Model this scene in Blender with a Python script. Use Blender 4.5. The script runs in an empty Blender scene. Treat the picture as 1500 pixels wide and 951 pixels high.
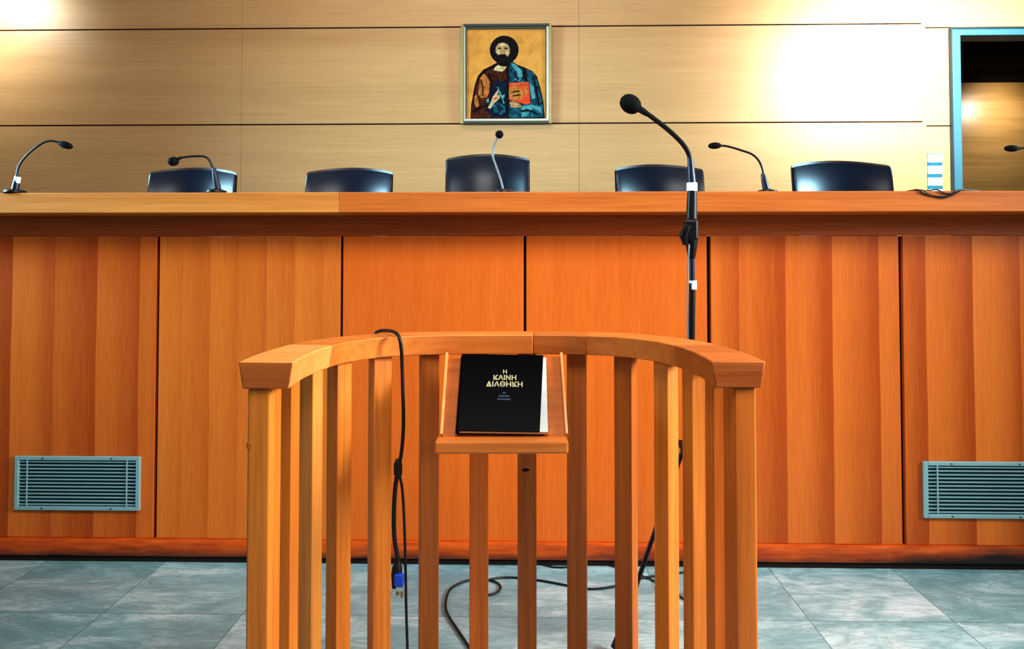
import bpy, bmesh, math, random
from mathutils import Vector, Matrix
random.seed(4)
scene = bpy.context.scene
COL = scene.collection
PI = math.pi

# ------------------------------------------------------------------ camera
F = 1050.0
EYE = 1.15
YAW = 0.0225          # camera turned a little to the left of the bench normal
PITCH = math.radians(1.5)
HZ = 385.0
PPY = HZ - F*math.tan(PITCH)
cam_d = bpy.data.cameras.new('camera')
cam = bpy.data.objects.new('camera', cam_d); COL.objects.link(cam)
cam.location = (0, 0, EYE)
cam.rotation_euler = (PI/2 + PITCH, 0, YAW)
cam_d.sensor_width = 36; cam_d.lens = F/1500*36
cam_d.shift_y = -(475.5 - PPY)/1500
cam_d.clip_start = 0.05
scene.camera = cam
FW = Vector((-math.sin(YAW)*math.cos(PITCH), math.cos(YAW)*math.cos(PITCH), math.sin(PITCH)))
RT = Vector((math.cos(YAW), math.sin(YAW), 0))
UP = RT.cross(FW)
FH = Vector((-math.sin(YAW), math.cos(YAW), 0))
O = Vector((0, 0, EYE))
def ray(px, py): return FW + RT*((px-750)/F) + UP*((PPY-py)/F)
def atY(px, py, Y): r = ray(px, py); return O + r*(Y/r.y)
def atZ(px, py, Z): r = ray(px, py); return O + r*((Z-EYE)/r.z)
def atD(px, py, D): r = ray(px, py); return O + r*(D/r.dot(FH))

# ------------------------------------------------------------------ materials
def lin(c):
    if isinstance(c, str):
        c = [int(c[i:i+2], 16)/255 for i in (0, 2, 4)]
    return tuple(((v/12.92) if v <= .04045 else ((v+.055)/1.055)**2.4) for v in c) + (1,)
class NT:
    def __init__(s, name):
        s.m = bpy.data.materials.new(name); s.m.use_nodes = True
        s.t = s.m.node_tree; s.b = s.t.nodes['Principled BSDF']
    def n(s, ty, **kw):
        nd = s.t.nodes.new(ty)
        for k, v in kw.items(): setattr(nd, k, v)
        return nd
    def l(s, a, b): s.t.links.new(a, b)
    def math(s, op, a, b=None, c=None):
        nd = s.n('ShaderNodeMath', operation=op)
        for i, v in enumerate((a, b, c)):
            if v is None: continue
            if isinstance(v, (int, float)): nd.inputs[i].default_value = v
            else: s.l(v, nd.inputs[i])
        return nd.outputs[0]
    def ramp(s, fac, stops):
        nd = s.n('ShaderNodeValToRGB'); e = nd.color_ramp.elements
        while len(e) < len(stops): e.new(.5)
        for i, (p, c) in enumerate(stops):
            e[i].position = p; e[i].color = lin(c)
        s.l(fac, nd.inputs[0]); return nd.outputs[0]
    def noise(s, vec, scale=5, detail=3, rough=.5, dist=0):
        nd = s.n('ShaderNodeTexNoise'); nd.inputs['Scale'].default_value = scale
        nd.inputs['Detail'].default_value = detail; nd.inputs['Roughness'].default_value = rough
        nd.inputs['Distortion'].default_value = dist
        s.l(vec, nd.inputs['Vector']); return nd.outputs['Fac']
    def mapping(s, vec, scale=(1,1,1), loc=(0,0,0), rot=(0,0,0)):
        nd = s.n('ShaderNodeMapping'); nd.inputs['Scale'].default_value = scale
        nd.inputs['Location'].default_value = loc; nd.inputs['Rotation'].default_value = rot
        s.l(vec, nd.inputs[0]); return nd.outputs[0]
    def mix(s, fac, a, b, bt='MIX'):
        nd = s.n('ShaderNodeMix', data_type='RGBA', blend_type=bt)
        for sock, v in ((nd.inputs[0], fac), (nd.inputs[6], a), (nd.inputs[7], b)):
            if hasattr(v, 'links'): s.l(v, sock)
            elif isinstance(v, (int, float)): sock.default_value = v
            else: sock.default_value = lin(v)
        return nd.outputs[2]
    def bump(s, h, strength=.2, dist=.01):
        nd = s.n('ShaderNodeBump'); nd.inputs['Strength'].default_value = strength
        nd.inputs['Distance'].default_value = dist
        s.l(h, nd.inputs['Height']); s.l(nd.outputs[0], s.b.inputs['Normal'])
    def pos(s): return s.n('ShaderNodeNewGeometry').outputs['Position']

def plain(name, col, rough=.5, metal=0, coat=0, var=.06, spec=.5):
    m = NT(name)
    nz = m.noise(m.pos(), 35, 3)
    c = lin(col)
    d = [max(0, v*(1-var*2)) for v in c[:3]] ; u = [min(1, v*(1+var*2)) for v in c[:3]]
    nd = m.n('ShaderNodeMix', data_type='RGBA')
    m.l(nz, nd.inputs[0]); nd.inputs[6].default_value = (*d, 1); nd.inputs[7].default_value = (*u, 1)
    m.l(nd.outputs[2], m.b.inputs['Base Color'])
    m.b.inputs['Roughness'].default_value = rough; m.b.inputs['Metallic'].default_value = metal
    m.b.inputs['Coat Weight'].default_value = coat
    m.b.inputs['Specular IOR Level'].default_value = spec
    return m.m

def wood(name, a, b, axis='z', seed=0, fine=90, rough=.42, cloud=None, bands=None, spec=.4, streak=.5, con=1.0, n2s=.14):
    """a dark tone, b light tone; grain runs along axis."""
    m = NT(name); p = m.pos()
    st = {'x': (.035, 1, 1), 'y': (1, .035, 1), 'z': (1, 1, .035)}[axis]
    mp = m.mapping(p, st, (seed*3.7, seed*1.3, seed*2.1))
    n1 = m.noise(mp, fine, 4, .6)
    n2 = m.noise(mp, fine*n2s, 3, .5, .4)
    fac = m.math('ADD', m.math('MULTIPLY', n1, streak), m.math('MULTIPLY', n2, 1-streak))
    fac = m.math('MULTIPLY_ADD', fac, con, .5-.5*con)
    if bands:
        w, off, amt = bands
        sx = m.n('ShaderNodeSeparateXYZ'); m.l(p, sx.inputs[0])
        wob = m.math('MULTIPLY', m.noise(m.mapping(p, (.4, .4, 1.6)), 2.0, 2), .008)
        t = m.math('DIVIDE', m.math('ADD', m.math('ADD', sx.outputs[0], off), wob), w)
        fr = m.math('FRACT', t); fl = m.math('FLOOR', t)
        wn = m.n('ShaderNodeTexWhiteNoise', noise_dimensions='1D'); m.l(fl, wn.inputs['W'])
        saw = m.math('POWER', fr, 1.8)
        k = m.math('ADD', m.math('MULTIPLY', saw, -.75), m.math('MULTIPLY', wn.outputs['Value'], .45))
        fac = m.math('ADD', fac, m.math('MULTIPLY', k, amt))
    col = m.ramp(fac, [(.3, a), (.7, b)])
    if cloud:
        cn = m.noise(m.mapping(p, (.5, .5, 1.4)), 1.6, 3)
        col = m.mix(m.math('MULTIPLY', cn, cloud[1]), col, cloud[0])
    m.l(col, m.b.inputs['Base Color'])
    m.b.inputs['Roughness'].default_value = rough
    m.b.inputs['Specular IOR Level'].default_value = spec
    m.bump(n1, .12, .002)
    return m.m

M = {}
BX = atY(1085, 500, 2.76).x; BX0 = atY(80, 500, 2.76).x
M['panel_band'] = wood('banded_orange_veneer', 'B4500F', 'EC8434', 'z', 1, bands=(.176, -BX+.176*20, .42), streak=.6, fine=220, con=.5, n2s=.08)
M['panel_band0'] = wood('banded_orange_veneer_left', 'B4500F', 'E88030', 'z', 1, bands=(.168, -BX0+.168*20, .36), streak=.6, fine=220, con=.5, n2s=.08)
M['panel_band2'] = wood('banded_orange_veneer_pale', 'C05C16', 'F08E38', 'z', 3, bands=(.11, .02, .14), streak=.6, fine=220, con=.5, n2s=.08)
M['panel_plain'] = wood('plain_orange_veneer', 'CE5E16', 'F0822E', 'z', 2, fine=240, streak=.6, con=.6, n2s=.08)
M['counter_a'] = wood('counter_light_wood', 'BE6E28', 'E8A050', 'x', 5)
M['counter_b'] = wood('counter_red_wood', 'A8551C', 'DF8236', 'x', 6)
M['fascia'] = wood('fascia_wood', '9C4A1A', 'CC6C2C', 'x', 7)
M['rail_light'] = wood('rail_pale_wood', 'D08440', 'F0AE62', 'x', 8, fine=60)
M['rail_mid'] = wood('rail_orange_wood', 'BC6424', 'E88C40', 'x', 9, fine=60)
M['rail_dark'] = wood('rail_brown_wood', 'A0521E', 'D07834', 'x', 10, fine=60)
M['cap'] = wood('end_cap_wood', '98481C', 'C4723A', 'x', 18, fine=80, spec=.2)  # darker, redder tone for the handrail end faces
M['rest'] = wood('book_rest_wood', '9C4E14', 'CC7024', 'x', 17, fine=60, spec=.15)
BAL = [wood('baluster_wood_%s' % n, a, b, 'z', 11+i, fine=80) for i, (n, a, b) in enumerate([
    ('amber', 'B85E1C', 'F0963C'), ('orange', 'B45818', 'E88434'), ('brown', '94501C', 'C8742E'), ('honey', 'C8702A', 'F4AC58')])]
M['wall'] = wood('pale_wall_veneer', 'BC8450', 'E0A872', 'x', 20, fine=70, rough=.42, con=.85, n2s=.1, cloud=('B08C5C', .45))
M['dark'] = plain('dark_gap', '1A0E08', .9)
M['black'] = plain('black_plastic', '07080C', .4, spec=.35)
M['blacksoft'] = plain('black_foam', '040406', .8, spec=.2)
M['cable'] = plain('black_rubber', '0B0B0D', .5)
M['neck'] = plain('dark_gooseneck_metal', '2B3238', .35, .6)
M['neck_pale'] = plain('pale_gooseneck_metal', '76858A', .4, .3)
M['navy'] = plain('navy_plastic', '0E1830', .35)
M['silver'] = plain('silver_metal', 'C8CCCC', .3, .8)
M['white'] = plain('white_plastic', 'E8ECEA', .4)
M['blue'] = plain('blue_plastic', '1E50D8', .4)
M['leather'] = plain('dark_navy_leather', '050C1C', .33, spec=.42)
M['shell'] = plain('dark_brown_shell', '2A150C', .4)
M['grille'] = plain('grey_green_metal', '90BAC0', .45, .1)
M['grille_dark'] = plain('grille_dark_void', '0E3440', .8)
M['gold'] = plain('tarnished_gold', '9A8A5C', .4, .75)
M['silverframe'] = plain('silver_leaf', 'B8B6A4', .4, .5)
M['darkframe'] = plain('dark_frame_moulding', '3C4038', .4, .3)
M['doorframe'] = plain('teal_painted_metal', '3A6A76', .5, 0)
M['dooredge'] = plain('dark_teal_edging', '173238', .5)  # darker teal edging around the door frame
M['pages'] = plain('white_book_pages', 'DDE2DC', .8)
M['cover'] = plain('black_book_cover', '020306', .3, spec=.03)
M['goldtext'] = plain('pale_gold_foil', 'AEA67C', .5, .1)
M['bluetext'] = plain('blue_foil', '2C4668', .5, .1)
M['passage_dark'] = plain('painted_passage_dark', '040303', .95, spec=.05)  # near-black for the dark parts of the imitated door reflection
M['teal'] = plain('teal_switch_shade', '1E6474', .5)  # teal of the shade around the switch rockers, put into the colour
M['tape'] = plain('white_tape', 'E4E6DE', .6)

def skirting_mat():
    m = NT('worn_red_skirting'); p = m.pos()
    mp = m.mapping(p, (.12, 1, 1)); n = m.noise(mp, 60, 4, .6)
    col = m.ramp(n, [(.3, 'A63C08'), (.7, 'E06614')])
    sx = m.n('ShaderNodeSeparateXYZ'); m.l(p, sx.inputs[0])
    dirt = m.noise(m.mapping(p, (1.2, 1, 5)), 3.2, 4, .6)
    # darker low down; scuffed darker wood towards the right-hand end
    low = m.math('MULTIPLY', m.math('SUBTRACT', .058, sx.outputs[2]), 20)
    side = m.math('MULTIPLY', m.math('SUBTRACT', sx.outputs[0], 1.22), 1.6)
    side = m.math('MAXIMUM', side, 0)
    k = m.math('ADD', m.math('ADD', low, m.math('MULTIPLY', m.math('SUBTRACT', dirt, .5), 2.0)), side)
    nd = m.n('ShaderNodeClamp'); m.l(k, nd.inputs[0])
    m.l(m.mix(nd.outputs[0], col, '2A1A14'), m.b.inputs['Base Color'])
    m.b.inputs['Roughness'].default_value = .5
    return m.m
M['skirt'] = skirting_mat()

def marble():
    m = NT('blue_grey_marble_tiles'); p = m.pos()
    mp = m.mapping(p, (1, 1, 1), (-.904+.46*10, -2.354+.46*10, 0))
    sc = .46
    sx = m.n('ShaderNodeSeparateXYZ'); m.l(mp, sx.inputs[0])
    tx = m.math('DIVIDE', sx.outputs[0], sc); ty = m.math('DIVIDE', sx.outputs[1], sc)
    fx = m.math('FRACT', tx); fy = m.math('FRACT', ty)
    cmb = m.n('ShaderNodeCombineXYZ'); m.l(m.math('FLOOR', tx), cmb.inputs[0]); m.l(m.math('FLOOR', ty), cmb.inputs[1])
    wn = m.n('ShaderNodeTexWhiteNoise', noise_dimensions='3D'); m.l(cmb.outputs[0], wn.inputs['Vector'])
    off = m.n('ShaderNodeVectorMath', operation='MULTIPLY_ADD')
    m.l(wn.outputs['Color'], off.inputs[0]); off.inputs[1].default_value = (5, 5, 5); m.l(p, off.inputs[2])
    v = m.mapping(off.outputs[0], (1.0, 2.2, 1), rot=(0, 0, .5))
    n1 = m.noise(v, 3.0, 6, .62, .9)
    n2 = m.noise(m.mapping(off.outputs[0], (1, 3.2, 1), rot=(0, 0, .65)), 5, 5, .7, 1.4)
    vein = m.math('SUBTRACT', 1, m.math('MULTIPLY', m.math('ABSOLUTE', m.math('SUBTRACT', n2, .5)), 14))
    vc = m.n('ShaderNodeClamp'); m.l(vein, vc.inputs[0])
    f = m.math('ADD', n1, m.math('MULTIPLY', m.math('SUBTRACT', wn.outputs['Value'], .5), .14))
    col = m.ramp(f, [(.32, '7AA4AC'), (.48, '92BAC0'), (.6, 'B6D4D8'), (.72, 'D2E4E8')])
    col = m.mix(m.math('MULTIPLY', vc.outputs[0], .38), col, '577479')
    ex = m.math('MINIMUM', fx, m.math('SUBTRACT', 1, fx)); ey = m.math('MINIMUM', fy, m.math('SUBTRACT', 1, fy))
    e = m.math('MINIMUM', ex, ey)
    j = m.math('LESS_THAN', e, .0045)
    m.l(m.mix(m.math('MULTIPLY', j, .6), col, '40585C'), m.b.inputs['Base Color'])
    m.b.inputs['Roughness'].default_value = .28
    m.b.inputs['Specular IOR Level'].default_value = .45
    return m.m
M['marble'] = marble()

# ------------------------------------------------------------------ mesh helpers
class MB:
    def __init__(s): s.bm = bmesh.new(); s.mats = []; s.mi = 0
    def mat(s, m):
        if m not in s.mats: s.mats.append(m)
        s.mi = s.mats.index(m); return s
    def face(s, vs):
        try: f = s.bm.faces.new(vs); f.material_index = s.mi; return f
        except ValueError: return None
    def hexa(s, P):   # 8 points: bottom loop 4, top loop 4
        v = [s.bm.verts.new(p) for p in P]
        for q in ((3,2,1,0), (4,5,6,7), (0,1,5,4), (1,2,6,5), (2,3,7,6), (3,0,4,7)): s.face([v[i] for i in q])
        return s
    def box(s, x0, x1, y0, y1, z0, z1, Mx=None):
        P = [Vector(p) for p in ((x0,y0,z0), (x1,y0,z0), (x1,y1,z0), (x0,y1,z0), (x0,y0,z1), (x1,y0,z1), (x1,y1,z1), (x0,y1,z1))]
        if Mx: P = [Mx @ p for p in P]
        return s.hexa(P)
    def prism(s, poly, y0, y1, Mx=None):   # poly in xz
        a = [Vector((x, y0, z)) for x, z in poly]; b = [Vector((x, y1, z)) for x, z in poly]
        if Mx: a = [Mx @ p for p in a]; b = [Mx @ p for p in b]
        a = [s.bm.verts.new(p) for p in a]; b = [s.bm.verts.new(p) for p in b]
        s.face(a); s.face(b[::-1]); n = len(a)
        for i in range(n): s.face([a[i], b[i], b[(i+1) % n], a[(i+1) % n]])
        return s
    def tube(s, pts, r, seg=10, caps=True):
        pts = [Vector(p) for p in pts]; n = len(pts)
        rr = r if isinstance(r, (list, tuple)) else [r]*n
        tg = [(pts[min(i+1, n-1)] - pts[max(i-1, 0)]).normalized() for i in range(n)]
        ref = Vector((0, 0, 1)) if abs(tg[0].z) < .9 else Vector((1, 0, 0))
        u = tg[0].cross(ref).normalized(); rings = []
        for i in range(n):
            u = (u - tg[i]*u.dot(tg[i])).normalized(); w = tg[i].cross(u)
            rings.append([s.bm.verts.new(pts[i] + (u*math.cos(a) + w*math.sin(a))*rr[i]) for a in [2*PI*k/seg for k in range(seg)]])
        for i in range(n-1):
            for k in range(seg): s.face([rings[i][k], rings[i][(k+1) % seg], rings[i+1][(k+1) % seg], rings[i+1][k]])
        if caps: s.face(rings[0][::-1]); s.face(rings[-1])
        return s
    def lathe(s, prof, center=(0,0,0), axis=(0,0,1), seg=24):   # prof (r, h)
        ax = Vector(axis).normalized(); c = Vector(center)
        return s.tube2([(c + ax*h, r) for r, h in prof], ax, seg)
    def tube2(s, cr, ax, seg):
        ref = Vector((0, 0, 1)) if abs(ax.z) < .9 else Vector((1, 0, 0))
        u = ax.cross(ref).normalized(); w = ax.cross(u); rings = []
        for c, r in cr:
            r = max(r, 1e-4)
            rings.append([s.bm.verts.new(c + (u*math.cos(2*PI*k/seg) + w*math.sin(2*PI*k/seg))*r) for k in range(seg)])
        for i in range(len(rings)-1):
            for k in range(seg): s.face([rings[i][k], rings[i][(k+1) % seg], rings[i+1][(k+1) % seg], rings[i+1][k]])
        s.face(rings[0][::-1]); s.face(rings[-1]); return s
    def sweep(s, rings, close=False):
        R = [[s.bm.verts.new(p) for p in r] for r in rings]; k = len(R[0])
        for i in range(len(R)-1):
            for j in range(k): s.face([R[i][j], R[i][(j+1) % k], R[i+1][(j+1) % k], R[i+1][j]])
        s.face(R[0][::-1]); s.face(R[-1]); return s
    def build(s, name, mat=None, parent=None, bevel=0, smooth=False, origin=None):
        bmesh.ops.recalc_face_normals(s.bm, faces=s.bm.faces)
        me = bpy.data.meshes.new(name)
        if origin is not None: bmesh.ops.translate(s.bm, verts=s.bm.verts, vec=-Vector(origin))
        s.bm.to_mesh(me); s.bm.free()
        o = bpy.data.objects.new(name, me); COL.objects.link(o)
        for m in (s.mats if s.mats else [mat]): me.materials.append(m)
        if parent is not None: o.parent = parent
        if origin is not None: o.location = origin
        if bevel:
            b = o.modifiers.new('bevel', 'BEVEL'); b.width = bevel; b.segments = 2; b.limit_method = 'ANGLE'; b.angle_limit = .6
        if smooth:
            for p in me.polygons: p.use_smooth = True
            if smooth == 'auto':
                me.set_sharp_from_angle(angle=.7)
        return o
def spline(pts, sub=10):
    pts = [Vector(p) for p in pts]; out = []
    P = [pts[0]*2-pts[1]] + pts + [pts[-1]*2-pts[-2]]
    for i in range(1, len(P)-2):
        a, b, c, d = P[i-1:i+3]
        for k in range(sub):
            t = k/sub
            out.append(.5*((2*b) + (c-a)*t + (2*a-5*b+4*c-d)*t*t + (3*b-a-3*c+d)*t**3))
    out.append(pts[-1]); return out
def empty(name, loc=(0,0,0), rz=0, parent=None):
    o = bpy.data.objects.new(name, None); COL.objects.link(o); o.empty_display_size = .1
    o.location = loc; o.rotation_euler = (0, 0, rz)
    if parent: o.parent = parent
    return o
def tag(o, label, cat, group=None):
    o['label'] = label; o['category'] = cat
    if group: o['group'] = group
    return o
def struct(o): o['kind'] = 'structure'; return o
def copy_tree(o, parent=None):
    c = o.copy(); COL.objects.link(c)
    if parent: c.parent = parent
    for ch in list(o.children): copy_tree(ch, c)
    return c

# ------------------------------------------------------------------ setting
YP = 2.76       # front face of the bench panels
YW = 5.0        # face of the back wall
DAIS = .52
struct(MB().box(-7, 7, -3, 8, -.1, 0).build('floor', M['marble']))
struct(MB().box(-5.5, 2.9, YP+.5, YW-.005, 0.0, DAIS).build('floor_raised', wood('dais_boards', '6A4020', '8C5A30', 'x', 31)))

# back wall: veneer boards with dark shadow gaps
gz1 = atY(750, 39, YW).z; gz2 = atY(750, 181, YW).z; rowh = gz1-gz2
sxs = [atY(354, 120, YW).x, atY(848, 120, YW).x]
pw = sxs[1]-sxs[0]; xe = atY(1351, 120, YW).x; xr0 = atY(1356, 120, YW).x
xs = [sxs[0]-2*pw, sxs[0]-pw, sxs[0], sxs[1], xe]
zs = [gz2-rowh*3, gz2-rowh*2, gz2-rowh, gz2, gz1, gz1+rowh, gz1+2*rowh]
w = MB()
for i in range(len(xs)-1):
    for j in range(len(zs)-1):
        z0 = max(zs[j], 0)
        g = .0009
        w.box(xs[i]+g, xs[i+1]-g, YW, YW+.02, z0+.0055, zs[j+1]-.0055)
bk = MB().mat(M['dark']).box(xs[0], xe, YW+.012, YW+.12, 0, zs[-1])
struct(w.build('wall_back', M['wall'])); 
b_ = bk.build('wall_backing'); b_.parent = bpy.data.objects['wall_back']
# stretch of wall around the doorway, joints a little lower
dz = atY(1370, 33, YW).z - atY(1370, 39, YW).z
dx0 = atY(1390, 100, YW).x; dztop = atY(1445, 42, YW).z; dx1 = dx0 + 1.0
w = MB(); W2 = YW+.004
zz = [0, zs[2]-dz, zs[3]-dz, zs[4]-dz, zs[5]-dz, zs[6]-dz]
for j in range(len(zz)-1):
    a, b = zz[j]+.005, zz[j+1]-.005
    if b < dztop: w.box(xr0, dx0, W2, W2+.1, a, b)
    elif a < dztop:
        w.box(xr0, dx0, W2, W2+.1, a, b); w.box(dx0, dx1, W2, W2+.1, dztop, b)
    else: w.box(xr0, dx1, W2, W2+.1, a, b)
    w.box(dx1, 7, W2, W2+.1, a, b)
struct(w.build('wall_right_of_seam', M['wall'])).name = 'wall_back_right'
st = MB().box(xe, xr0, YW+.0006, YW+.11, 0, zs[-1]).build('trim_1', M['wall']); struct(st)
t2 = MB()
for z in zz[1:-1]:
    if z < dztop: t2.box(xr0, dx0, W2+.012, W2+.09, z-.005, z+.005)
    else: t2.box(xr0, dx1, W2+.012, W2+.09, z-.005, z+.005)
struct(t2.build('trim_2', M['dark']))

# doorway
fw = .068
dr = empty('door_1', (dx0, W2, 0)); struct(dr)
def rel(o, root):  # parent keeping world placement (roots unrotated)
    o.parent = root; o.location = Vector(o.location) - Vector(root.location); return o
o = MB().box(dx0+.01, dx0+fw, W2-.03, W2+.12, 0, dztop-.01).box(dx1-fw, dx1-.01, W2-.03, W2+.12, 0, dztop-.01).box(dx0+fw, dx1-fw, W2-.03, W2+.12, dztop-.052, dztop-.01).build('door_frame', M['doorframe'], bevel=.004); rel(o, dr)
o = MB().box(dx0, dx0+.0098, W2-.034, W2, 0, dztop).box(dx1-.0098, dx1, W2-.034, W2, 0, dztop).box(dx0+.0098, dx1-.0098, W2-.034, W2, dztop-.0098, dztop).build('frame_edging', M['dooredge']); rel(o, dr)
# invented passage, dark above and veneered behind, imitating the reflection in the door
YC = YW+1.5
struct(MB().box(dx0-1.2, 7, YC, YC+.1, 0, 3.2).build('wall_invented_passage', wood('invented_passage_veneer', '6A4E26', '947040', 'x', 25, fine=40, rough=.35)))
struct(MB().box(dx0-1.2, 7, W2+.13, YC-.01, dztop-.0, dztop+.15).build('ceiling_invented_passage', M['passage_dark']))
struct(MB().box(dx0-1.3, dx0-1.2, W2+.13, YC, 0, 3.2).build('wall_invented_passage_left', M['passage_dark']))
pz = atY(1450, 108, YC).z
struct(MB().box(dx0-1.19, 6.9, YC-.35, YC-.01, pz+.03, dztop-.005).build('trim_3', M['passage_dark']))  # black soffit added for the dark top of the door reflection

# ------------------------------------------------------------------ the judges' bench
bench = empty('judges_bench', (0, YP, 0))
tag(bench, 'long orange veneered judges bench with projecting counter, standing in front of the wall', 'bench')
def bb(mb, name, mat, **k):
    o = mb.build(name, mat, **k); return rel(o, bench)
YF = 2.60
ztop = atY(750, 281, YF).z; zbot = atY(750, 311, YF).z
zpan = atY(750, 346, YP).z
zsk = atY(750, 793, YP).z
def px_at(px, Y): return atY(px, 500, Y).x
xl, xr = -2.6, 2.75
xj = px_at(495, YF)
o = bb(MB().box(xl, xj-.0004, YF, YP+.42, zbot, ztop), 'countertop', M['counter_a'], bevel=.003); o['label'] = 'paler left length of the counter top'
o = bb(MB().box(xj+.0004, xr, YF, YP+.42, zbot, ztop), 'countertop', M['counter_b'], bevel=.003); o['label'] = 'redder right length of the counter top'
bb(MB().box(xl, xr, YP+.004, YP+.03, zpan+.0015, zbot), 'fascia', M['fascia'])
bb(MB().box(xl, xr, YP+.024, YP+.40, .0, zpan-.0), 'carcass', M['dark'])
seams = [(-42, 3), (230, 5), (500, 4), (769, 4), (1039, 6), (1321, 6), (1600, 5)]
pm = ['panel_band0', 'panel_band0', 'panel_band2', 'panel_plain', 'panel_plain', 'panel_band', 'panel_band', 'panel_band']
edges = [(xl, xl)] + [(px_at(s-wd/2, YP), px_at(s+wd/2, YP)) for s, wd in seams] + [(xr, xr)]
for i in range(len(edges)-1):
    bb(MB().box(edges[i][1], edges[i+1][0], YP, YP+.02, zsk, zpan), 'front_panel', M[pm[i]], bevel=.0012)
# skirting: rounded top, recessed toe
prof = [(YP+.02, .022), (YP+.02, zsk-.001), (YP-.004, zsk-.001), (YP-.014, zsk-.006), (YP-.018, zsk-.016), (YP-.018, .036), (YP-.012, .024), (YP-.004, .022)]
mb = MB(); mb.sweep([[Vector((x, y, z)) for y, z in prof] for x in [xl + (xr-xl)*k/30 for k in range(31)]])
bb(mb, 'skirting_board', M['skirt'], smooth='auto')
bb(MB().box(xl, xr, YP-.004, YP+.02, 0, .0218), 'toe_strip', M['dark'])

# ------------------------------------------------------------------ grilles
def grille(p0, p1, label):
    a = atY(p0[0], p0[1], YP-.006); b = atY(p1[0], p1[1], YP-.006)
    x0, x1, z0, z1 = a.x, b.x, min(a.z, b.z), max(a.z, b.z)
    r = empty('ventilation_grille', ((x0+x1)/2, YP-.0005, z0)); tag(r, label, 'grille', 'ventilation grilles in the bench front')
    w, h = (x1-x0)/2, z1-z0; f = .016; d = -.012
    m = MB()
    m.box(-w, -w+f, d, 0, 0, h).box(w-f, w, d, 0, 0, h).box(-w+f, w-f, d, 0, 0, f*.9).box(-w+f, w-f, d, 0, h-f*.9, h)
    m.build('frame', M['grille'], r, bevel=.002)
    MB().box(-w+f, w-f, -.0012, -.0002, f*.9, h-f*.9).build('backing', M['grille_dark'], r)
    m = MB(); n = 13; hh = h-2*f*.9
    for k in range(n):
        z = f*.9 + hh*(k+.5)/n
        Mx = Matrix.Translation((0, -.006, z)) @ Matrix.Rotation(.2, 4, 'X')
        m.box(-w+f, w-f, -.0035, .0035, -.0014, .0014, Mx)
    m.build('slats', M['grille'], r)
    for x in (-w+f+.034, w-f-.034): MB().box(x-.0025, x+.0025, -.0125, -.0105, f*.9, h-f*.9).build('crossbar', M['grille'], r)
    for sx in (-.55, .55):
        for z in (f*.45, h-f*.45):
            MB().lathe([(.0028, 0), (.0028, .0015), (.001, .0022)], (w*sx, d, z), (0, -1, 0), 12).build('screw', M['neck'], r)
grille((23, 668), (205, 748), 'left grey-green metal ventilation grille low in the bench front, shown whole')
grille((1352, 676), (1534, 760), 'right grey-green ventilation grille low in the bench front, cut by the picture edge')

# ------------------------------------------------------------------ desk microphones
def desk_mic(base, pts, head, label, neck='neck', ring=None, thick=None, hr=.016, D=2.67, hl=.026):
    """base px x; pts px path from the base up; head (px,py) centre and direction end."""
    b = atD(base, 281, D); b.z = ztop
    b = Vector((b.x, b.y, ztop))
    r = empty('desk_microphone', b); tag(r, label, 'microphone', 'gooseneck microphones on the bench')
    def L(p, dd=0): return atD(p[0], p[1], D+dd) - b
    MB().lathe([(.036, 0.0002), (.038, .004), (.036, .011), (.022, .015), (.012, .018)], (0, 0, 0)).build('base', M['black'], r, smooth='auto')
    P = [Vector((L(pts[0]).x, 0, .014))] + [L(p) for p in pts[1:]]
    S = spline(P, 8)
    MB().tube(S, .0042).build('gooseneck', M[neck], r, smooth=True)
    if thick:   # moulded lower sleeve
        q = [L(p) for p in thick]; q[0] = Vector((q[0].x, 0, .012))
        n = 6; q = [q[0].lerp(q[1], k/n) for k in range(n+1)]
        MB().tube(q, [.0135, .013, .0125, .0115, .0105, .009, .0065], 14).build('sleeve', M['navy'], r, smooth='auto')
    if ring:
        a, c = L(ring[0]), L(ring[1]); MB().tube([a, c], .0108, 14).build('light_ring', M['white'], r, smooth='auto')
    hd = head; c = L(hd[0]); ax = (L(hd[1]) + Vector((0, hd[2] if len(hd) > 2 else 0, 0)) - c).normalized()
    prof = []
    for k in range(13):
        t = -1 + 2*k/12
        prof.append((hr*math.sqrt(max(0, 1-t*t)), t*hl))
    MB().lathe(prof, c, ax, 18).build('windscreen', M['blacksoft'], r, smooth=True)
    e = P[-1]; MB().tube([e, e.lerp(c, .75)], .0058, 12).build('capsule', M['black'], r, smooth='auto')
    return r
desk_mic(22, [(22,281), (24,262), (28,243), (41,226), (60,211), (74,206.5), (87,209)], ((96,212.5), (110,217)),
         'leftmost black gooseneck microphone on the bench, bent right, with a white ring', ring=((24.5,268), (26,259)), thick=((22,281), (26,256)), hr=.0135, hl=.029)
desk_mic(317, [(318,280), (314,260), (310,242), (302,230.5), (285,229), (265,231)], ((254,236.5), (246,241), -.03),
         'black gooseneck microphone in front of the leftmost chair, bent left', thick=((319,281), (313,246)), hr=.0175, hl=.021)
desk_mic(739, [(737,280), (733,262), (726,242), (721.5,227), (724,214), (729,202)], ((731.5,197), (733,193), -.06),
         'pale-necked gooseneck microphone standing upright in front of the middle chair', neck='neck_pale', hr=.0155, hl=.017)
desk_mic(1124, [(1123,280), (1120,262), (1114,240), (1103,227), (1085,220), (1066,214.5), (1056,213.5)], ((1047,213.5), (1035,214)),
         'black gooseneck microphone right of the tall stand, bent left towards it', thick=((1123,280), (1117,254)), hr=.0125, hl=.026)
desk_mic(1552, [(1552,280), (1550,262), (1545,240), (1530,222), (1510,216.5), (1494,217.5)], ((1482,217.5), (1470,217.5)),
         'rightmost bench microphone, only its head and bent neck in view before the doorway', thick=((1552,280), (1548,254)), hr=.0125, hl=.029)

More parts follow.
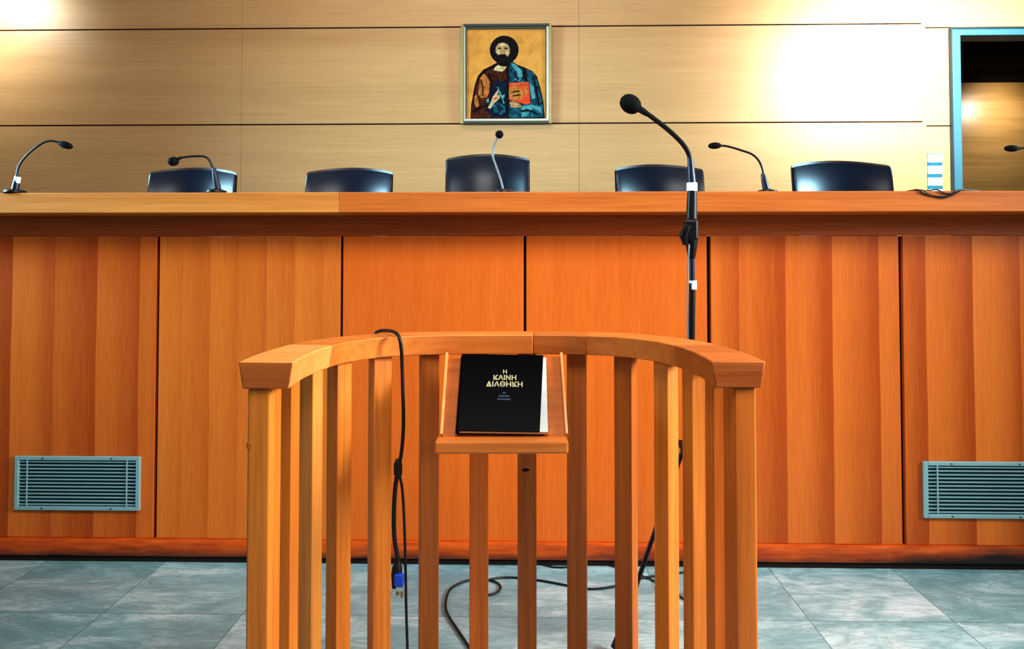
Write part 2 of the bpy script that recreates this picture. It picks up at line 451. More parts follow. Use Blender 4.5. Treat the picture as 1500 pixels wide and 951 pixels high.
# ------------------------------------------------------------------ chairs
def make_chair():
    r = empty('office_chair')
    wd = .46
    def shell(name, mat, y0, th, top, arch, zb, inset=0, puff=0):
        m = MB(); N = 20; K = 10; rings = []
        for i in range(N+1):
            u = -1 + 2*i/N
            x = (wd/2-inset)*math.sin(u*PI/2*.92)/math.sin(PI/2*.92)
            yy = y0 - .085*(x/(wd/2))**2
            rnd = .012*max(0, (abs(u)-.85)/.15)**2
            zt = top - arch*(x/(wd/2))**2 - rnd
            edge = math.sqrt(max(0.02, 1-abs(u)**8))
            front = []; back = []
            for k in range(K+1):
                v = k/K; z = zb + (zt-zb)*v
                pf = puff*math.sqrt(max(0, 1-(2*v-1)**6))*edge
                lean = .05*v*v
                front.append(Vector((x, yy - pf + lean, z))); back.append(Vector((x, yy+th+lean, z)))
            rings.append(front + back[::-1])
        m.sweep(rings); return m.build(name, mat, r, smooth='auto')
    # z = 0 at the dais floor
    shell('back_shell', M['shell'], .235, .016, 1.170, .038, .50)
    shell('backrest', M['leather'], .215, .018, 1.155, .036, .48, .004, .022)
    # seat and its underpinnings
    m = MB(); m.box(-.235, .235, -.25, .19, .43, .51); m.build('seat', M['leather'], r, bevel=.03, smooth='auto')
    for s in (-1, 1):
        m = MB(); m.tube(spline([(s*.255, .14, .46), (s*.285, .14, .56), (s*.285, .10, .655), (s*.285, -.02, .67), (s*.285, -.14, .665)], 6), .017)
        m.build('armrest', M['shell'], r, smooth=True)
    MB().lathe([(.05, 0), (.05, .12), (.028, .125), (.028, .34)], (0, 0, .09)).build('column', M['black'], r, smooth='auto')
    for k in range(5):
        a = 2*PI*k/5+.3; d = Vector((math.cos(a), math.sin(a), 0))
        l = MB().tube([d*.03+Vector((0,0,.1)), d*.29+Vector((0,0,.065))], [.022, .014]).build('leg', M['black'], r, smooth='auto')
        MB().lathe([(.02, -.022), (.026, -.012), (.026, .012), (.02, .022)], d*.29+Vector((0,0,.0265)), (d.y, -d.x, 0), 14).build('caster', M['black'], l, smooth='auto')
    return r
chair_pos = [  # px left, px right, top py, rz, label
    (202, 327, 242.5, .10, 'leftmost black leather chair back, behind the left-bent microphone'),
    (435, 564, 242.5, 0, 'second black leather chair back from the left, low, with nothing in front'),
    (650, 775, 222, 0, 'middle black leather chair back, tallest of the row, under the icon'),
    (913, 1046, 237.5, .04, 'fourth leather chair back from the left, partly behind the tall stand microphone'),
    (1184, 1332, 232, .0, 'rightmost and widest black leather chair back, left of the wall switches')]
c0 = make_chair()
for i, (a, b, tp, rz, lab) in enumerate(chair_pos):
    c = c0 if i == 0 else copy_tree(c0)
    Dn = 3.78 - .01*i
    pt = atD((a+b)/2, tp, Dn+.2)
    wpx = (b-a)*(Dn+.15)/F
    s = wpx/.46
    c.rotation_euler.z = rz + YAW
    c.location = atD((a+b)/2, tp, Dn); c.location.z = DAIS
    # backs differ in height setting: scale vertically to reach the seen top
    c.scale = (s, 1, (pt.z-DAIS)/1.170)
    tag(c, lab, 'chair', 'chairs behind the bench')

# ------------------------------------------------------------------ framed icon
a = atY(676, 37, YW-.02); b = atY(808, 181, YW-.02)
IW, IH = (b.x-a.x), a.z-b.z
ic = empty('framed_picture', ((a.x+b.x)/2, YW-.0005, b.z), 0)
ic.rotation_euler = (.025, 0, 0); ic.location.y -= .004
tag(ic, 'framed painting of a bearded robed figure with red book on gold, on the wall', 'picture')
fwd = .05
h = IW/2
m = MB()
m.mat(M['gold'])
m.box(-h, -h+.018, -.03, 0, 0, IH).box(h-.018, h, -.03, 0, 0, IH)
m.mat(M['darkframe']); m.box(-h+.018, h-.018, -.03, 0, IH-.018, IH).box(-h+.018, h-.018, -.03, 0, 0, .018)
m.mat(M['silverframe']); m.box(-h+.018, -h+.030, -.026, 0, .018, IH-.018).box(h-.036, h-.018, -.026, 0, .018, IH-.018)
m.box(-h+.03, h-.036, -.026, 0, .018, .034)
m.mat(M['darkframe']); m.box(-h+.030, -h+.038, -.024, 0, .034, IH-.018).box(h-.042, h-.036, -.024, 0, .034, IH-.018)
m.mat(M['darkframe']); m.box(-h+.038, h-.042, -.024, 0, IH-.034, IH-.018)
m.build('frame', parent=ic, bevel=.002)
# picture surface: coordinates in the zoomed crop (x 245..835, y 125..795)
px0, px1, pz0, pz1 = -h+.038, h-.042, .034, IH-.034
def ip(x, y): return (px0 + (x-245)/(835-245)*(px1-px0), pz1 - (y-122)/(797-122)*(pz1-pz0))
gm = NT('gold_ground'); gn = gm.noise(gm.pos(), 14, 4, .6)
gm.l(gm.ramp(gn, [(.3, 'B8741A'), (.6, 'D68E2C'), (.8, 'C08A34')]), gm.b.inputs['Base Color']); gm.b.inputs['Roughness'].default_value = .5
MB().box(px0, px1, -.012, -.001, pz0, pz1).build('painted_board', gm.m, ic)
def paintm(n, c1, c2, sc=40):
    k = NT(n); nn = k.noise(k.pos(), sc, 4, .6, .5)
    k.l(k.ramp(nn, [(.35, c1), (.65, c2)]), k.b.inputs['Base Color']); k.b.inputs['Specular IOR Level'].default_value = .1; k.b.inputs['Roughness'].default_value = .55; return k.m
PM = dict(dk=paintm('paint_black', '040408', '120C0A'), hair=paintm('paint_hair', '05050C', '1A100A'), skin=paintm('paint_skin', '8A6238', 'C09A68'),
          skl=paintm('paint_skin_light', 'A8845C', 'D0B488'), brown=paintm('paint_brown_robe', '1A0A06', '5A2410'), org=paintm('paint_orange_robe', '8A4A20', 'C8783A'),
          teal=paintm('paint_teal_robe', '04141E', '1E6472'), tl=paintm('paint_teal_light', '2A6E78', '5E9A98'), red=paintm('paint_red', 'C83A1C', 'E0502A'),
          rg=paintm('paint_gilt', '8A4A1C', 'D08840'), navy=paintm('paint_navy', '060A18', '142438'))
layers = [
 ('dk', [(272,795),(278,690),(292,610),(305,540),(330,470),(370,425),(430,395),(475,370),(590,365),(625,390),(690,415),(740,440),(772,480),(790,540),(805,600),(820,680),(830,795)]),
 ('dk', [(526+108*math.cos(t), 278-108*math.sin(t)*1.0) for t in [2*PI*k/32 for k in range(32)]]),
 ('brown', [(278,790),(285,700),(300,620),(318,540),(345,480),(392,440),(440,410),(560,440),(560,560),(545,790)]),
 ('org', [(335,560),(345,490),(372,455),(400,480),(418,520),(412,600),(395,635),(355,640),(330,610)]),
 ('navy', [(415,540),(470,500),(556,470),(560,780),(430,785),(380,700),(420,640)]),
 ('teal', [(575,375),(600,372),(640,415),(700,425),(745,450),(775,510),(795,600),(815,700),(820,785),(560,788),(556,520),(562,430)]),
 ('tl', [(580,385),(600,382),(650,425),(665,470),(640,515),(600,500),(625,455)]),
 ('dk', [(660,420),(690,425),(700,510),(675,515)]),
 ('tl', [(715,520),(745,560),(760,640),(735,650),(722,600)]),
 ('tl', [(655,705),(730,690),(800,710),(812,760),(790,745),(740,715),(690,780),(655,782)]),
 ('hair', [(526+98*math.cos(t), 272-98*math.sin(t)) for t in [2*PI*k/32 for k in range(32)]]),
 ('hair', [(462,290),(590,290),(585,350),(560,378),(525,388),(490,376),(468,345)]),
 ('skin', [(462,262),(480,232),(520,222),(552,236),(568,265),(568,305),(552,330),(520,300),(480,318),(462,295)]),
 ('skl', [(480,242),(500,232),(535,232),(545,248),(510,254)]),
 ('skl', [(466,286),(492,292),(498,312),(474,306)]),
 ('skl', [(532,292),(560,284),(556,306),(536,312)]),
 ('dk', [(478,262),(505,264),(503,272),(480,271)]), ('dk', [(525,264),(556,262),(554,271),(527,272)]),
 ('skin', [(508,262),(522,262),(526,312),(504,312)]),
 ('dk', [(498,322),(536,322),(530,332),(504,332)]),
 ('skl', [(460,405),(480,392),(505,402),(545,405),(530,430),(510,442),(480,438),(445,430)]),
 ('red', [(548,528),(708,520),(722,680),(690,690),(560,655)]),
 ('rg', [(560,570),(600,552),(655,560),(672,610),(650,655),(600,660),(562,640)]),
 ('rg', [(676,560),(700,556),(706,620),(684,624)]),
 ('skin', [(566,672),(600,668),(650,690),(656,708),(610,716),(572,706)]),
 ('skl', [(404,712),(428,664),(440,634),(462,600),(478,578),(486,592),(474,622),(492,614),(494,640),(470,664),(448,684),(424,722)]),
 ('org', [(300,640),(318,610),(330,650),(340,700),(322,720),(305,690)]),
 ('dk', [(345,500),(352,498),(372,560),(366,620),(358,622),(362,560)]),
 ('dk', [(400,455),(408,450),(440,520),(432,620),(424,620),(428,525)]),
 ('brown', [(465,470),(540,455),(548,500),(500,520)]),
 ('dk', [(545,440),(562,440),(560,785),(548,785)]),
 ('navy', [(600,440),(612,436),(618,470),(640,500),(630,508),(602,480)]),
 ('dk', [(735,470),(744,466),(768,560),(790,690),(780,694),(756,570)]),
 ('dk', [(655,735),(700,725),(745,740),(790,770),(786,776),(742,750),(700,738),(658,748)]),
 ('tl', [(470,560),(480,556),(500,600),(530,680),(520,684),(492,612)]),
 ('teal', [(440,690),(480,672),(530,700),(540,750),(500,770),(450,750)]),
 ('navy', [(470,700),(500,690),(520,730),(490,744)]),
 ('dk', [(285,735),(340,700),(400,690),(404,698),(344,712),(290,748)]),
 ('dk', [(590,592),(640,584),(642,592),(592,600)]), ('dk', [(588,622),(640,614),(642,622),(590,630)]),
 ('rg', [(560,540),(700,532),(701,538),(561,547)]),
 ('red', [(450,640),(466,630),(470,648),(454,656)]),
 ('tl', [(392,655),(410,645),(414,672),(396,680)]),
 ('tl', [(505,625),(530,612),(528,640),(510,650)]),
]
m = MB()
for i, (k, poly) in enumerate(layers):
    m.mat(PM[k]); yb = -.0122 - .00025*i
    pts = [ip(*p) for p in poly]; pts = [(min(max(x, px0+.001), px1-.001), min(max(z, pz0+.001), pz1-.001)) for x, z in pts]
    vs = [m.bm.verts.new((x, yb, z)) for x, z in pts]; f = m.face(vs)
o = m.build('painted_figure', parent=ic)
tri = bmesh.new(); tri.from_mesh(o.data); bmesh.ops.triangulate(tri, faces=tri.faces); tri.to_mesh(o.data); tri.free()

# ------------------------------------------------------------------ wall switches
sa = atY(1358, 226, YW); sb = atY(1380, 277, YW)
xx0, xx1 = sa.x, sb.x
sw = empty('light_switch_panel', ((xx0+xx1)/2, W2-.0005, sb.z-.10)); tag(sw, 'stack of white light switches on the wall beside the doorway', 'light switch')
hw = (xx1-xx0)/2; base_z = sb.z-.10
MB().box(-hw-.002, hw+.002, -.006, 0, 0, sa.z-base_z+.006).build('back_plate', M['teal'], sw)
n_ = 4; pit = (1/3)*(sa.z-sb.z)
for k in range(5):
    zt = sa.z-base_z - k*pit
    if zt-pit < 0: break
    MB().hexa([Vector(p) for p in ((-hw,-.012,zt-pit*.72), (hw,-.012,zt-pit*.72), (hw,-.006,zt-pit*.72), (-hw,-.006,zt-pit*.72), (-hw,-.03,zt-.004), (hw,-.03,zt-.004), (hw,-.006,zt-.004), (-hw,-.006,zt-.004))]).build('rocker', M['white'], sw, bevel=.002)
    MB().hexa([Vector(p) for p in ((-hw,-.008,zt-pit*.98), (hw,-.008,zt-pit*.98), (hw,-.006,zt-pit*.98), (-hw,-.006,zt-pit*.98), (-hw,-.012,zt-pit*.73), (hw,-.012,zt-pit*.73), (hw,-.006,zt-pit*.73), (-hw,-.006,zt-pit*.73))]).build('rocker_shade', M['teal'], sw)  # teal wedge painted as the shade below each rocker

# ------------------------------------------------------------------ witness stand
U = 1.4/1050
CY = 1.2*1.4
LYAW = YAW + .0124
root_loc = Vector((-math.sin(LYAW)*CY, math.cos(LYAW)*CY, 0))
ws = empty('witness_stand', root_loc, LYAW)
tag(ws, 'curved wooden witness stand with vertical balusters and broad handrail, in the foreground', 'witness stand')
RL = Matrix.Translation(root_loc) @ Matrix.Rotation(LYAW, 4, 'Z'); RLI = RL.inverted()
half = [(-344, .998), (-347, 1.05), (-347, 1.11), (-336, 1.205), (-306, 1.287), (-243, 1.358), (-150, 1.393), (-49, 1.402)]
ctrl = half + [(-x, d) for x, d in half[::-1]]
path = spline([Vector((x*U, d*1.4-CY, 0)) for x, d in ctrl], 8)
RT_Z = .958; RH = .052
def ring_at(i, extra=0):
    p = path[i]; t = (path[min(i+1, len(path)-1)] - path[max(i-1, 0)]).normalized()
    if i == 0 or i == len(path)-1: t = Vector((.0, 1 if i == 0 else -1, 0))
    n = Vector((t.y, -t.x, 0))      # to the inside for a left-to-right clockwise path
    wt, wb = .0533, .0445
    return [p + n*wt + Vector((0,0,RT_Z)), p - n*wt + Vector((0,0,RT_Z)), p - n*wb + Vector((0,0,RT_Z-RH)), p + n*wb + Vector((0,0,RT_Z-RH))]
N = len(path)-1
def idx_for_px(px):
    best = min(range(len(path)), key=lambda i: abs((path[i].x/( (path[i].y+CY)))*F + 737 - px)); return best
j1, j2 = idx_for_px(782), idx_for_px(864)
cuts = [(0, 8*3), (8*3, j1), (j1, j2), (j2, N-8*3), (N-8*3, N)]
for (a0, a1), mk in zip(cuts, ['rail_light', 'rail_mid', 'rail_dark', 'rail_mid', 'rail_dark']):  # pieces differ in wood; paler left and darker right also paint in the side light
    m = MB(); m.mat(M[mk]).sweep([ring_at(i) for i in range(a0, a1+1)])
    m.mat(M['cap'])
    m.bm.faces.ensure_lookup_table()
    if a0 == 0: m.bm.faces[-2].material_index = 1
    if a1 == N: m.bm.faces[-1].material_index = 1
    m.build('handrail', None, ws, bevel=.0025, smooth='auto')
posts = [(-333, .955)]; bals = half[2:]
def nearest_t(p):
    i = min(range(1, N), key=lambda i: (path[i]-p).length)
    return (path[i+1]-path[i-1]).normalized()
allb = bals + [(-x, d) for x, d in bals[::-1]]
bm_ = [0, 3, 0, 0, 2, 1, 2, 2, 2, 0, 0, 1]
for k, (x, d) in enumerate(allb):
    p = Vector((x*U, d*1.4-CY, 0)); t = nearest_t(p); ang = math.atan2(t.y, t.x)
    Mx = Matrix.Rotation(ang, 4, 'Z')
    m = MB(); m.box(-.0255, .0255, -.018, .018, .055, RT_Z-RH-.0003, Mx)
    o = m.build('baluster', BAL[bm_[k]], ws, bevel=.002); o.location = p
for s in (-1, 1):
    p = Vector((s*355*U, 1.028*1.4-CY, 0))
    m = MB(); m.box(-.022, .022, -.036, .036, .0, RT_Z-RH-.0003, Matrix.Rotation(-s*.0, 4, 'Z'))
    o = m.build('post', BAL[0 if s < 0 else 1], ws, bevel=.004); o.location = p
m = MB()
rings = []
for i in range(8, N-7):
    r4 = ring_at(i); c = path[i]
    rings.append([Vector((q.x, q.y, .055)) if k < 2 else Vector((q.x, q.y, 0)) for k, q in enumerate(r4)])
m.sweep(rings); m.build('base_rail', M['rail_dark'], ws, smooth='auto')
# book rest
RD0, RZ0 = 1.735, .7335; RD1, RZ1 = 1.893, .902
u = Vector((0, RD1-RD0, RZ1-RZ0)); LEN = u.length; u.normalize(); nrm = Vector((0, -u.z, u.y))
O0 = Vector((.003, RD0-CY, RZ0))
BR = Matrix((( 1, 0, 0, O0.x), (0, u.y, nrm.y, O0.y), (0, u.z, nrm.z, O0.z), (0, 0, 0, 1)))  # local x, along slope, normal
br = MB().box(-.147, .147, 0, LEN, -.014, 0, BR).build('book_rest', M['rest'], ws)
for s in (-1, 1):
    MB().box(*sorted((s*.147, s*.153)), 0, LEN+.006, -.016, .012, BR).build('side_strip', M['rail_light'], br)
MB().box(-.159, .153, RD0-.052-CY, RD0+.004-CY, RZ0-.030, RZ0-.0002).build('ledge', M['rail_mid'], br, bevel=.005)
MB().box(-.02, .02, RD0-CY, 1.94-CY, RZ0-.028, RZ0-.012).build('bracket', M['rail_dark'], br)
# knots and dents are marks in the balusters
kn = MB().lathe([(.0105, 0), (.008, .0006), (.001, .0008)], (0, 0, 0), (0, -1, 0), 14)
o = kn.build('knot', M['dark'], ws); o.location = Vector((46*U, 1.402*1.4-CY-.0182, .592)); o.scale = (1, 1, .45)
kn = MB().lathe([(.008, 0), (.006, .0006), (.001, .0008)], (0, 0, 0), (0, -1, 0), 14)
o = kn.build('knot', M['rail_dark'], ws); o.location = Vector((-368*U, 1.028*1.4-CY-.0362, .796)); o.scale = (.8, 1, 1)

# ------------------------------------------------------------------ book
BW, BH, BT = .212, .224, .018
tilt = Matrix.Rotation(-.02, 4, 'Z')
BM = RL @ BR @ Matrix.Translation((-.0055, .0022, .0006)) @ tilt
bk = empty('book'); bk.matrix_world = BM
tag(bk, 'closed black book with pale lettering leaning on the stand\'s book rest', 'book')
def on_book(mb, name, mat, parent=bk, **k): return mb.build(name, mat, parent, **k)
hw = BW/2
on_book(MB().box(-hw, hw-.006, 0, BH, 0, .003), 'back_cover', M['cover'])
on_book(MB().box(-hw+.003, hw+.004, .0015, BH-.006, .0032, BT-.0034), 'page_block', M['pages'])
poly = [(-hw-.001, -.001), (hw-.016, -.001), (hw-.003, BH), (-hw, BH)]
m = MB(); Mz = Matrix(((1,0,0,0), (0,0,1,0), (0,-1,0,0), (0,0,0,1)))
v0 = [Vector((x, y, BT-.003)) for x, y in poly]; v1 = [Vector((x, y, BT)) for x, y in poly]
m.hexa(v0+v1); on_book(m, 'front_cover', M['cover'], bevel=.001)
m = MB(); rings = []
for y in (0, BH):
    ring = [Vector((-hw + .0006 - .0065*math.sin(PI*k/8), y, BT*k/8)) for k in range(9)] + [Vector((-hw+.0025, y, BT-.0031)), Vector((-hw+.0025, y, .0031))]
    rings.append(ring)
m.sweep(rings); on_book(m, 'spine', M['cover'], smooth='auto')
def text(s, size, x, y, mat, name, parent, z):
    cu = bpy.data.curves.new(name, 'FONT'); cu.body = s; cu.size = size; cu.align_x = 'CENTER'; cu.extrude = .0003; cu.offset = size*.018
    to = bpy.data.objects.new(name, cu); COL.objects.link(to)
    bpy.context.view_layer.update()
    me = bpy.data.meshes.new_from_object(to.evaluated_get(bpy.context.evaluated_depsgraph_get()))
    COL.objects.unlink(to); bpy.data.objects.remove(to)
    o = bpy.data.objects.new(name, me); COL.objects.link(o); me.materials.clear(); me.materials.append(mat)
    o.parent = parent; o.location = (x, y, z); return o
cx = .004
for s, sz, y in (('Η', .016, .164), ('ΚΑΙΝΗ', .0195, .145), ('ΔΙΑΘΗΚΗ', .0205, .125)):
    text(s, sz, cx, y, M['goldtext'], 'title_lettering', bk, BT+.0003)
# small worn blue device under the title
m = MB()
for y, x0, x1, n in ((.104, -.004, .004, 2), (.095, -.013, .013, 6), (.086, -.017, .017, 8)):
    st_ = (x1-x0)/n
    for k in range(n):
        xx = x0+st_*k+cx
        m.box(xx, xx+st_*.62, y, y+.0042, BT+.0001, BT+.0006)
on_book(m, 'small_blue_lettering', M['bluetext'])

# ------------------------------------------------------------------ cable hanging over the handrail
Di = 1.80
def W(p): return atD(p[0], p[1], p[2]+.045)
hc = empty('hanging_cable', W((590, 560, Di))); tag(hc, 'black cable looped over the handrail with a blue plug hanging between balusters', 'cable')
off = Vector(hc.location)
pa = [(549,505,1.975), (550,490,1.965), (556,485,1.94), (567,484.5,1.89), (577,486.5,1.825), (584.5,494,1.785), (588,512,1.785), (589,535,1.795), (590,570,1.80), (591,620,1.80), (589,655,1.80), (585,682,1.80)]
o = MB().tube([p-off for p in spline([W(p) for p in pa], 8)], .0048, 10).build('cable_loop', M['cable'], hc, smooth=True)
o = MB().tube([W((583.5,672,1.797))-off, W((583,680,1.795))-off, W((583,694,1.795))-off, W((584,700,1.797))-off], [.006, .011, .011, .006], 12).build('cable_tie', M['cable'], hc, smooth='auto')
pb = [(583,690,1.80), (579,715,1.795), (577,755,1.795), (578,790,1.795), (582,815,1.795), (583,835,1.795)]
MB().tube([p-off for p in spline([W(p) for p in pb], 8)], .0058, 10).build('plug_lead', M['cable'], hc, smooth=True)
pc = [(584,692,1.80), (589,715,1.80), (592,760,1.80), (594,830,1.80), (595,890,1.80), (597,960,1.80), (598,1030,1.80)]
MB().tube([p-off for p in spline([W(p) for p in pc], 8)], .0036, 10).build('thin_lead', M['cable'], hc, smooth=True)
q0, q1, q2, q3 = [W(p)-off for p in ((582.5,822,1.795), (581,842,1.795), (579,861,1.795), (576,872,1.795))]
MB().tube([q0, q0.lerp(q1, .5), q1, q2], [.007, .013, .0145, .009], 12).build('plug_sleeve', M['cable'], hc, smooth='auto')
e = W((585,850,1.780))-off
Rz = Matrix.Translation(e) @ Matrix.Rotation(YAW, 4, 'Z')
MB().box(-.012, .011, -.008, .009, -.014, .015, Rz).build('plug_body', M['blue'], hc, bevel=.003)['label'] = 'blue plug body'
MB().box(-.008, .010, -.006, .006, -.026, -.0142, Rz).build('plug_connector', M['silver'], hc, bevel=.001)['label'] = 'silver plug tip'
MB().box(-.009, -.001, -.004, .004, -.037, -.0265, Rz).box(.003, .009, -.004, .004, -.042, -.0265, Rz).build('plug_pins', M['gold'], hc)

# ------------------------------------------------------------------ floor cables
def floor_cable(pts, r, label, name='floor_cable'):
    P = [atZ(p[0], p[1], (p[2] if len(p) > 2 else r+.0006)) for p in pts]
    o = MB().tube(spline(P, 8), r, 8).build(name, M['cable'], smooth=True, origin=P[0])
    tag(o, label, 'cable', 'cables on the marble floor'); return o
floor_cable([(690,952), (672,925), (656,900), (653,882), (660,863), (680,852), (700,849), (722,851), (733,859), (728,868), (712,872), (700,868), (702,855, .0100), (722,848, .0108), (745,846, .0050), (772,848), (800,852), (832,858), (865,863), (900,859), (935,848), (975,842), (1005,838)], .0040,
            'thin black cable curling in a small loop across the floor behind the balusters')
floor_cable([(775,823.5), (795,827), (812,831), (835,830.5), (858,826.5), (880,826), (899,830), (925,838), (960,852), (990,870), (1020,890)], .0036,
            'thin black cable wandering along the foot of the bench skirting')

# ------------------------------------------------------------------ cable bunch on the bench
def bcab():
    r = empty('desk_cable', (atY(1380, 283, YF).x, YF+.02, ztop)); tag(r, 'thin dark cable lying in a drooping bunch on the counter edge before the doorway', 'cable')
    of = Vector(r.location)
    # runs: (px, depth behind the edge) on top, (px, py) hanging over the front edge
    def run(items, rr):
        P = []
        for k in items:
            if k[0] == 't': p = atY(k[1], 281, YF+k[2]); P.append(Vector((p.x, YF+k[2], ztop+rr+.0012)))
            elif k[0] == 'e': p = atY(k[1], 281, YF); P.append(Vector((p.x, YF-rr*.8-.0016, ztop+rr*.8+.0016)))
            else: p = atY(k[1], k[2], YF-.006); P.append(Vector((p.x, YF-rr-.0028, p.z)))
        return P
    A = [('t',1328,.05), ('t',1336,.02), ('e',1344), ('f',1354,283.5), ('f',1372,287.5), ('f',1390,287.5), ('f',1400,283), ('e',1408), ('t',1418,.03), ('t',1432,.06)]
    B = [('t',1332,.07), ('t',1346,.05), ('t',1362,.02), ('e',1372), ('f',1384,283), ('f',1396,283.5), ('e',1408), ('t',1418,.02), ('t',1435,.045)]
    C2 = [('t',1340,.035), ('e',1350), ('f',1362,285), ('f',1380,290), ('f',1391,287), ('e',1400), ('t',1410,.04)]
    for L_, rr, dy in ((A, .0026, 0), (B, .0024, 0), (C2, .0018, 0)):
        MB().tube([p-of for p in spline(run(L_, rr), 8)], rr, 8).build('strand', M['cable'], r, smooth=True)
bcab()

# ------------------------------------------------------------------ microphone stand and its microphone
DS = 2.25
pb = atD(1012, 640, DS); px_, py_ = pb.x, pb.y
st = empty('microphone_stand', (px_, py_, 0)); tag(st, 'tall black tripod microphone stand between the witness stand and the bench', 'microphone stand')
hubz = pb.z
ptop = atD(1014, 352, DS)
def SL(px, py, d=0): p = atD(px, py, DS+d); return Vector((p.x-px_, p.y-py_, p.z))
MB().tube([Vector((0,0,hubz-.10)), Vector((0,0,hubz+.1)), SL(1014,415)], .0105, 14).build('pole', M['black'], st, smooth='auto')
MB().tube([SL(1014,420), SL(1013.5,350)], .0085, 14).build('inner_tube', M['navy'], st, smooth='auto')
MB().tube([SL(1015,424), SL(1015,411)], .0118, 14).build('white_collar', M['tape'], st, smooth='auto')['label'] = 'white tape collar'
MB().lathe([(.016, 0), (.024, .01), (.024, .05), (.014, .06)], (0, 0, hubz-.03)).build('hub', M['black'], st, smooth='auto')
MB().tube([Vector((-.02, -.01, hubz-.02)), Vector((-.036, -.014, hubz-.02))], [.008, .015], 10).build('knob', M['black'], st, smooth='auto')
foot = atZ(901, 950, .012)
for k, d in enumerate([Vector((foot.x-px_, foot.y-py_, 0)), Vector((.09, -.26, 0)), Vector((.078, .25, 0))]):
    l = MB().tube([Vector((d.x*.05, d.y*.05, hubz)), Vector((d.x, d.y, .014))], .0072, 10).build('leg', M['black'], st, smooth='auto')
    MB().tube([Vector((d.x*.96, d.y*.96, .038)), Vector((d.x*1.01, d.y*1.01, .0122))], .012, 10).build('rubber_foot', M['cable'], l, smooth='auto')
# lead clipped down the pole
MB().tube([p for p in spline([SL(1009.5,358,-.03), SL(1007.5,400,-.03), SL(1007,450,-.03), SL(1007.5,500,-.03), SL(1009,560,-.03), SL(1011,640,-.025)], 6)], .0024, 8).build('lead', M['neck_pale'], st, smooth=True)
# clamp
MB().box(-.022, .017, -.022, .022, SL(1013,352).z, SL(1013,322).z, Matrix.Translation((SL(1013,340).x, 0, 0))).build('clamp', M['black'], st, bevel=.007)
MB().tube([SL(1008,330,-.028), SL(1001,345,-.028), SL(1004,358,-.022)], [.012, .014, .008], 12).build('clamp_lever', M['black'], st, smooth='auto')
MB().lathe([(.02, 0), (.016, .03), (.011, .06)], (SL(1013,365).x, 0, SL(1013,352).z+.002), (0, 0, -1)).build('clamp_socket', M['black'], st, smooth='auto')

mo = atD(1013, 318, DS)
mic = empty('microphone', mo); tag(mic, 'large black gooseneck microphone held by the tall stand, bent left over the bench', 'microphone')
def ML(px, py, d=0): return atD(px, py, DS+d) - mo
zc = ML(1013, 321)
MB().tube([zc, ML(1013.5,300), ML(1014,280)], [.0175, .0165, .0150], 16).build('handle', M['black'], mic, smooth='auto')
MB().tube([ML(1013.5,280), ML(1013.5,268)], .0168, 16).build('light_ring', M['white'], mic, smooth='auto')['label'] = 'pale ring'
MB().tube([ML(1013.5,268), ML(1012,245), ML(1011,232)], [.013, .0105, .0085], 14).build('sleeve', M['navy'], mic, smooth='auto')
MB().tube(spline([ML(1011.5,240), ML(1009,226), ML(1000,211), ML(983,194), ML(962,177), ML(940,161)], 8), .0078, 12).build('gooseneck', M['black'], mic, smooth=True)
MB().tube([ML(948,167), ML(934,158)], [.009, .012], 12).build('capsule', M['black'], mic, smooth='auto')
c = ML(923.5, 152.5); ax = (ML(908,142) - c).normalized()
MB().lathe([(.0295*math.sqrt(max(0, 1-t*t)), t*.036) for t in [-1+2*k/16 for k in range(17)]], c, ax, 24).build('windscreen', M['blacksoft'], mic, smooth=True)

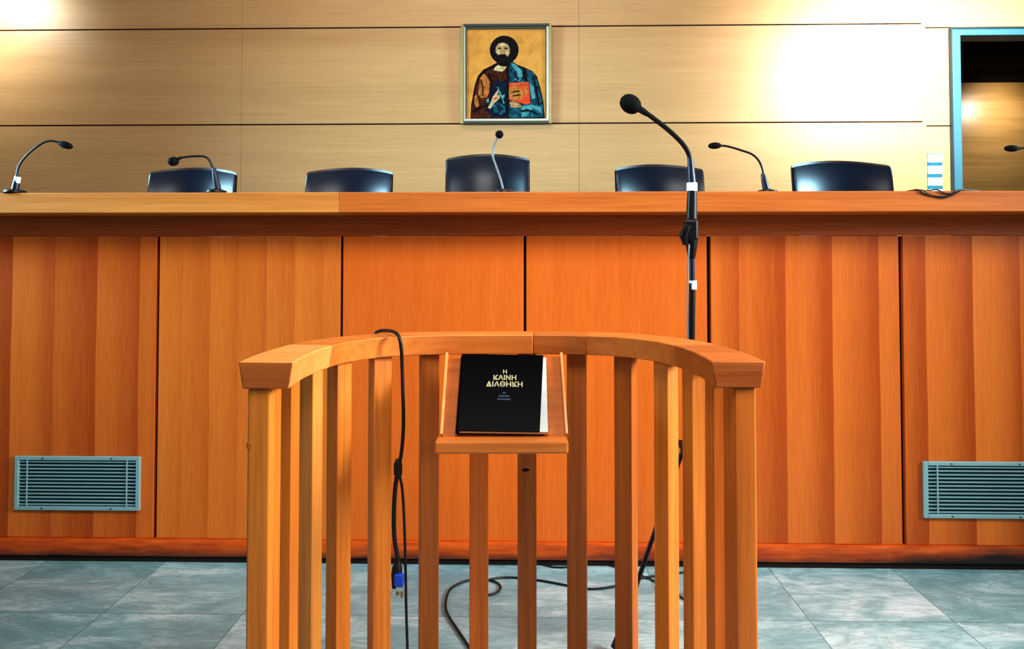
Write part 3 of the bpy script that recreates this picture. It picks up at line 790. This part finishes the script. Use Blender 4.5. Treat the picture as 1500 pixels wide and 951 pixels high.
# ------------------------------------------------------------------ light
def area(name, loc, target, size, power, col, sy=None, spread=180):
    d = bpy.data.lights.new(name, 'AREA'); d.energy = power; d.color = col; d.size = size; d.spread = math.radians(spread)
    if sy: d.shape = 'RECTANGLE'; d.size_y = sy
    o = bpy.data.objects.new(name, d); COL.objects.link(o); o.location = loc
    o.rotation_euler = (Vector(target)-Vector(loc)).to_track_quat('-Z', 'Y').to_euler(); return o
def spot(name, loc, target, power, col, ang, blend, rad):
    d = bpy.data.lights.new(name, 'SPOT'); d.energy = power; d.color = col; d.spot_size = math.radians(ang); d.spot_blend = blend; d.shadow_soft_size = rad
    o = bpy.data.objects.new(name, d); COL.objects.link(o); o.location = loc
    o.rotation_euler = (Vector(target)-Vector(loc)).to_track_quat('-Z', 'Y').to_euler(); return o
area('key_light', (3.6, .95, 2.1), (-.1, 1.55, .65), 1.2, 54, (1, .95, .88), spread=75)
area('ceiling_light', (.1, .75, 3.0), (0, 2.75, 1.0), 1.6, 55, (1, .97, .92), .8)
area('left_chair_rim_light', (-4.2, 2.4, 2.4), (.3, 4.0, 1.6), 1.2, 60, (.45, .8, 1), spread=60)  # added cyan side light, aimed at the chair backs for their highlights
area('right_chair_rim_light', (4.4, 2.9, 2.3), (.0, 4.0, 1.6), 1.0, 45, (.45, .8, 1), spread=60)  # its added counterpart for highlights from the other side
area('dais_light', (-.3, 3.2, 4.3), (0, 4.9, 1.8), 3.4, 39, (1, .97, .94), .5)
spot('wall_washer', (2.72, 3.45, 2.85), (2.72, 5.0, 2.55), 680, (.88, .95, 1), 105, 1.0, .15)
spot('corner_washer', (-3.95, 4.35, 3.2), (-3.95, 5.0, 3.0), 120, (.85, 1, .97), 120, 1.0, .15)
spot('added_passage_glow', (4.16, YC-.42, 2.60), (4.2, YC, 2.5), 36, (1, .97, .9), 110, 1.0, .08)  # unseen spot added for the bright patch of the door reflection
wd = bpy.data.worlds.new('world'); scene.world = wd; wd.use_nodes = True
wd.node_tree.nodes['Background'].inputs[0].default_value = (.82, .92, 1, 1)
wd.node_tree.nodes['Background'].inputs[1].default_value = .17
scene.view_settings.view_transform = 'Standard'
scene.view_settings.look = 'Medium High Contrast'
scene.view_settings.exposure = -0.2
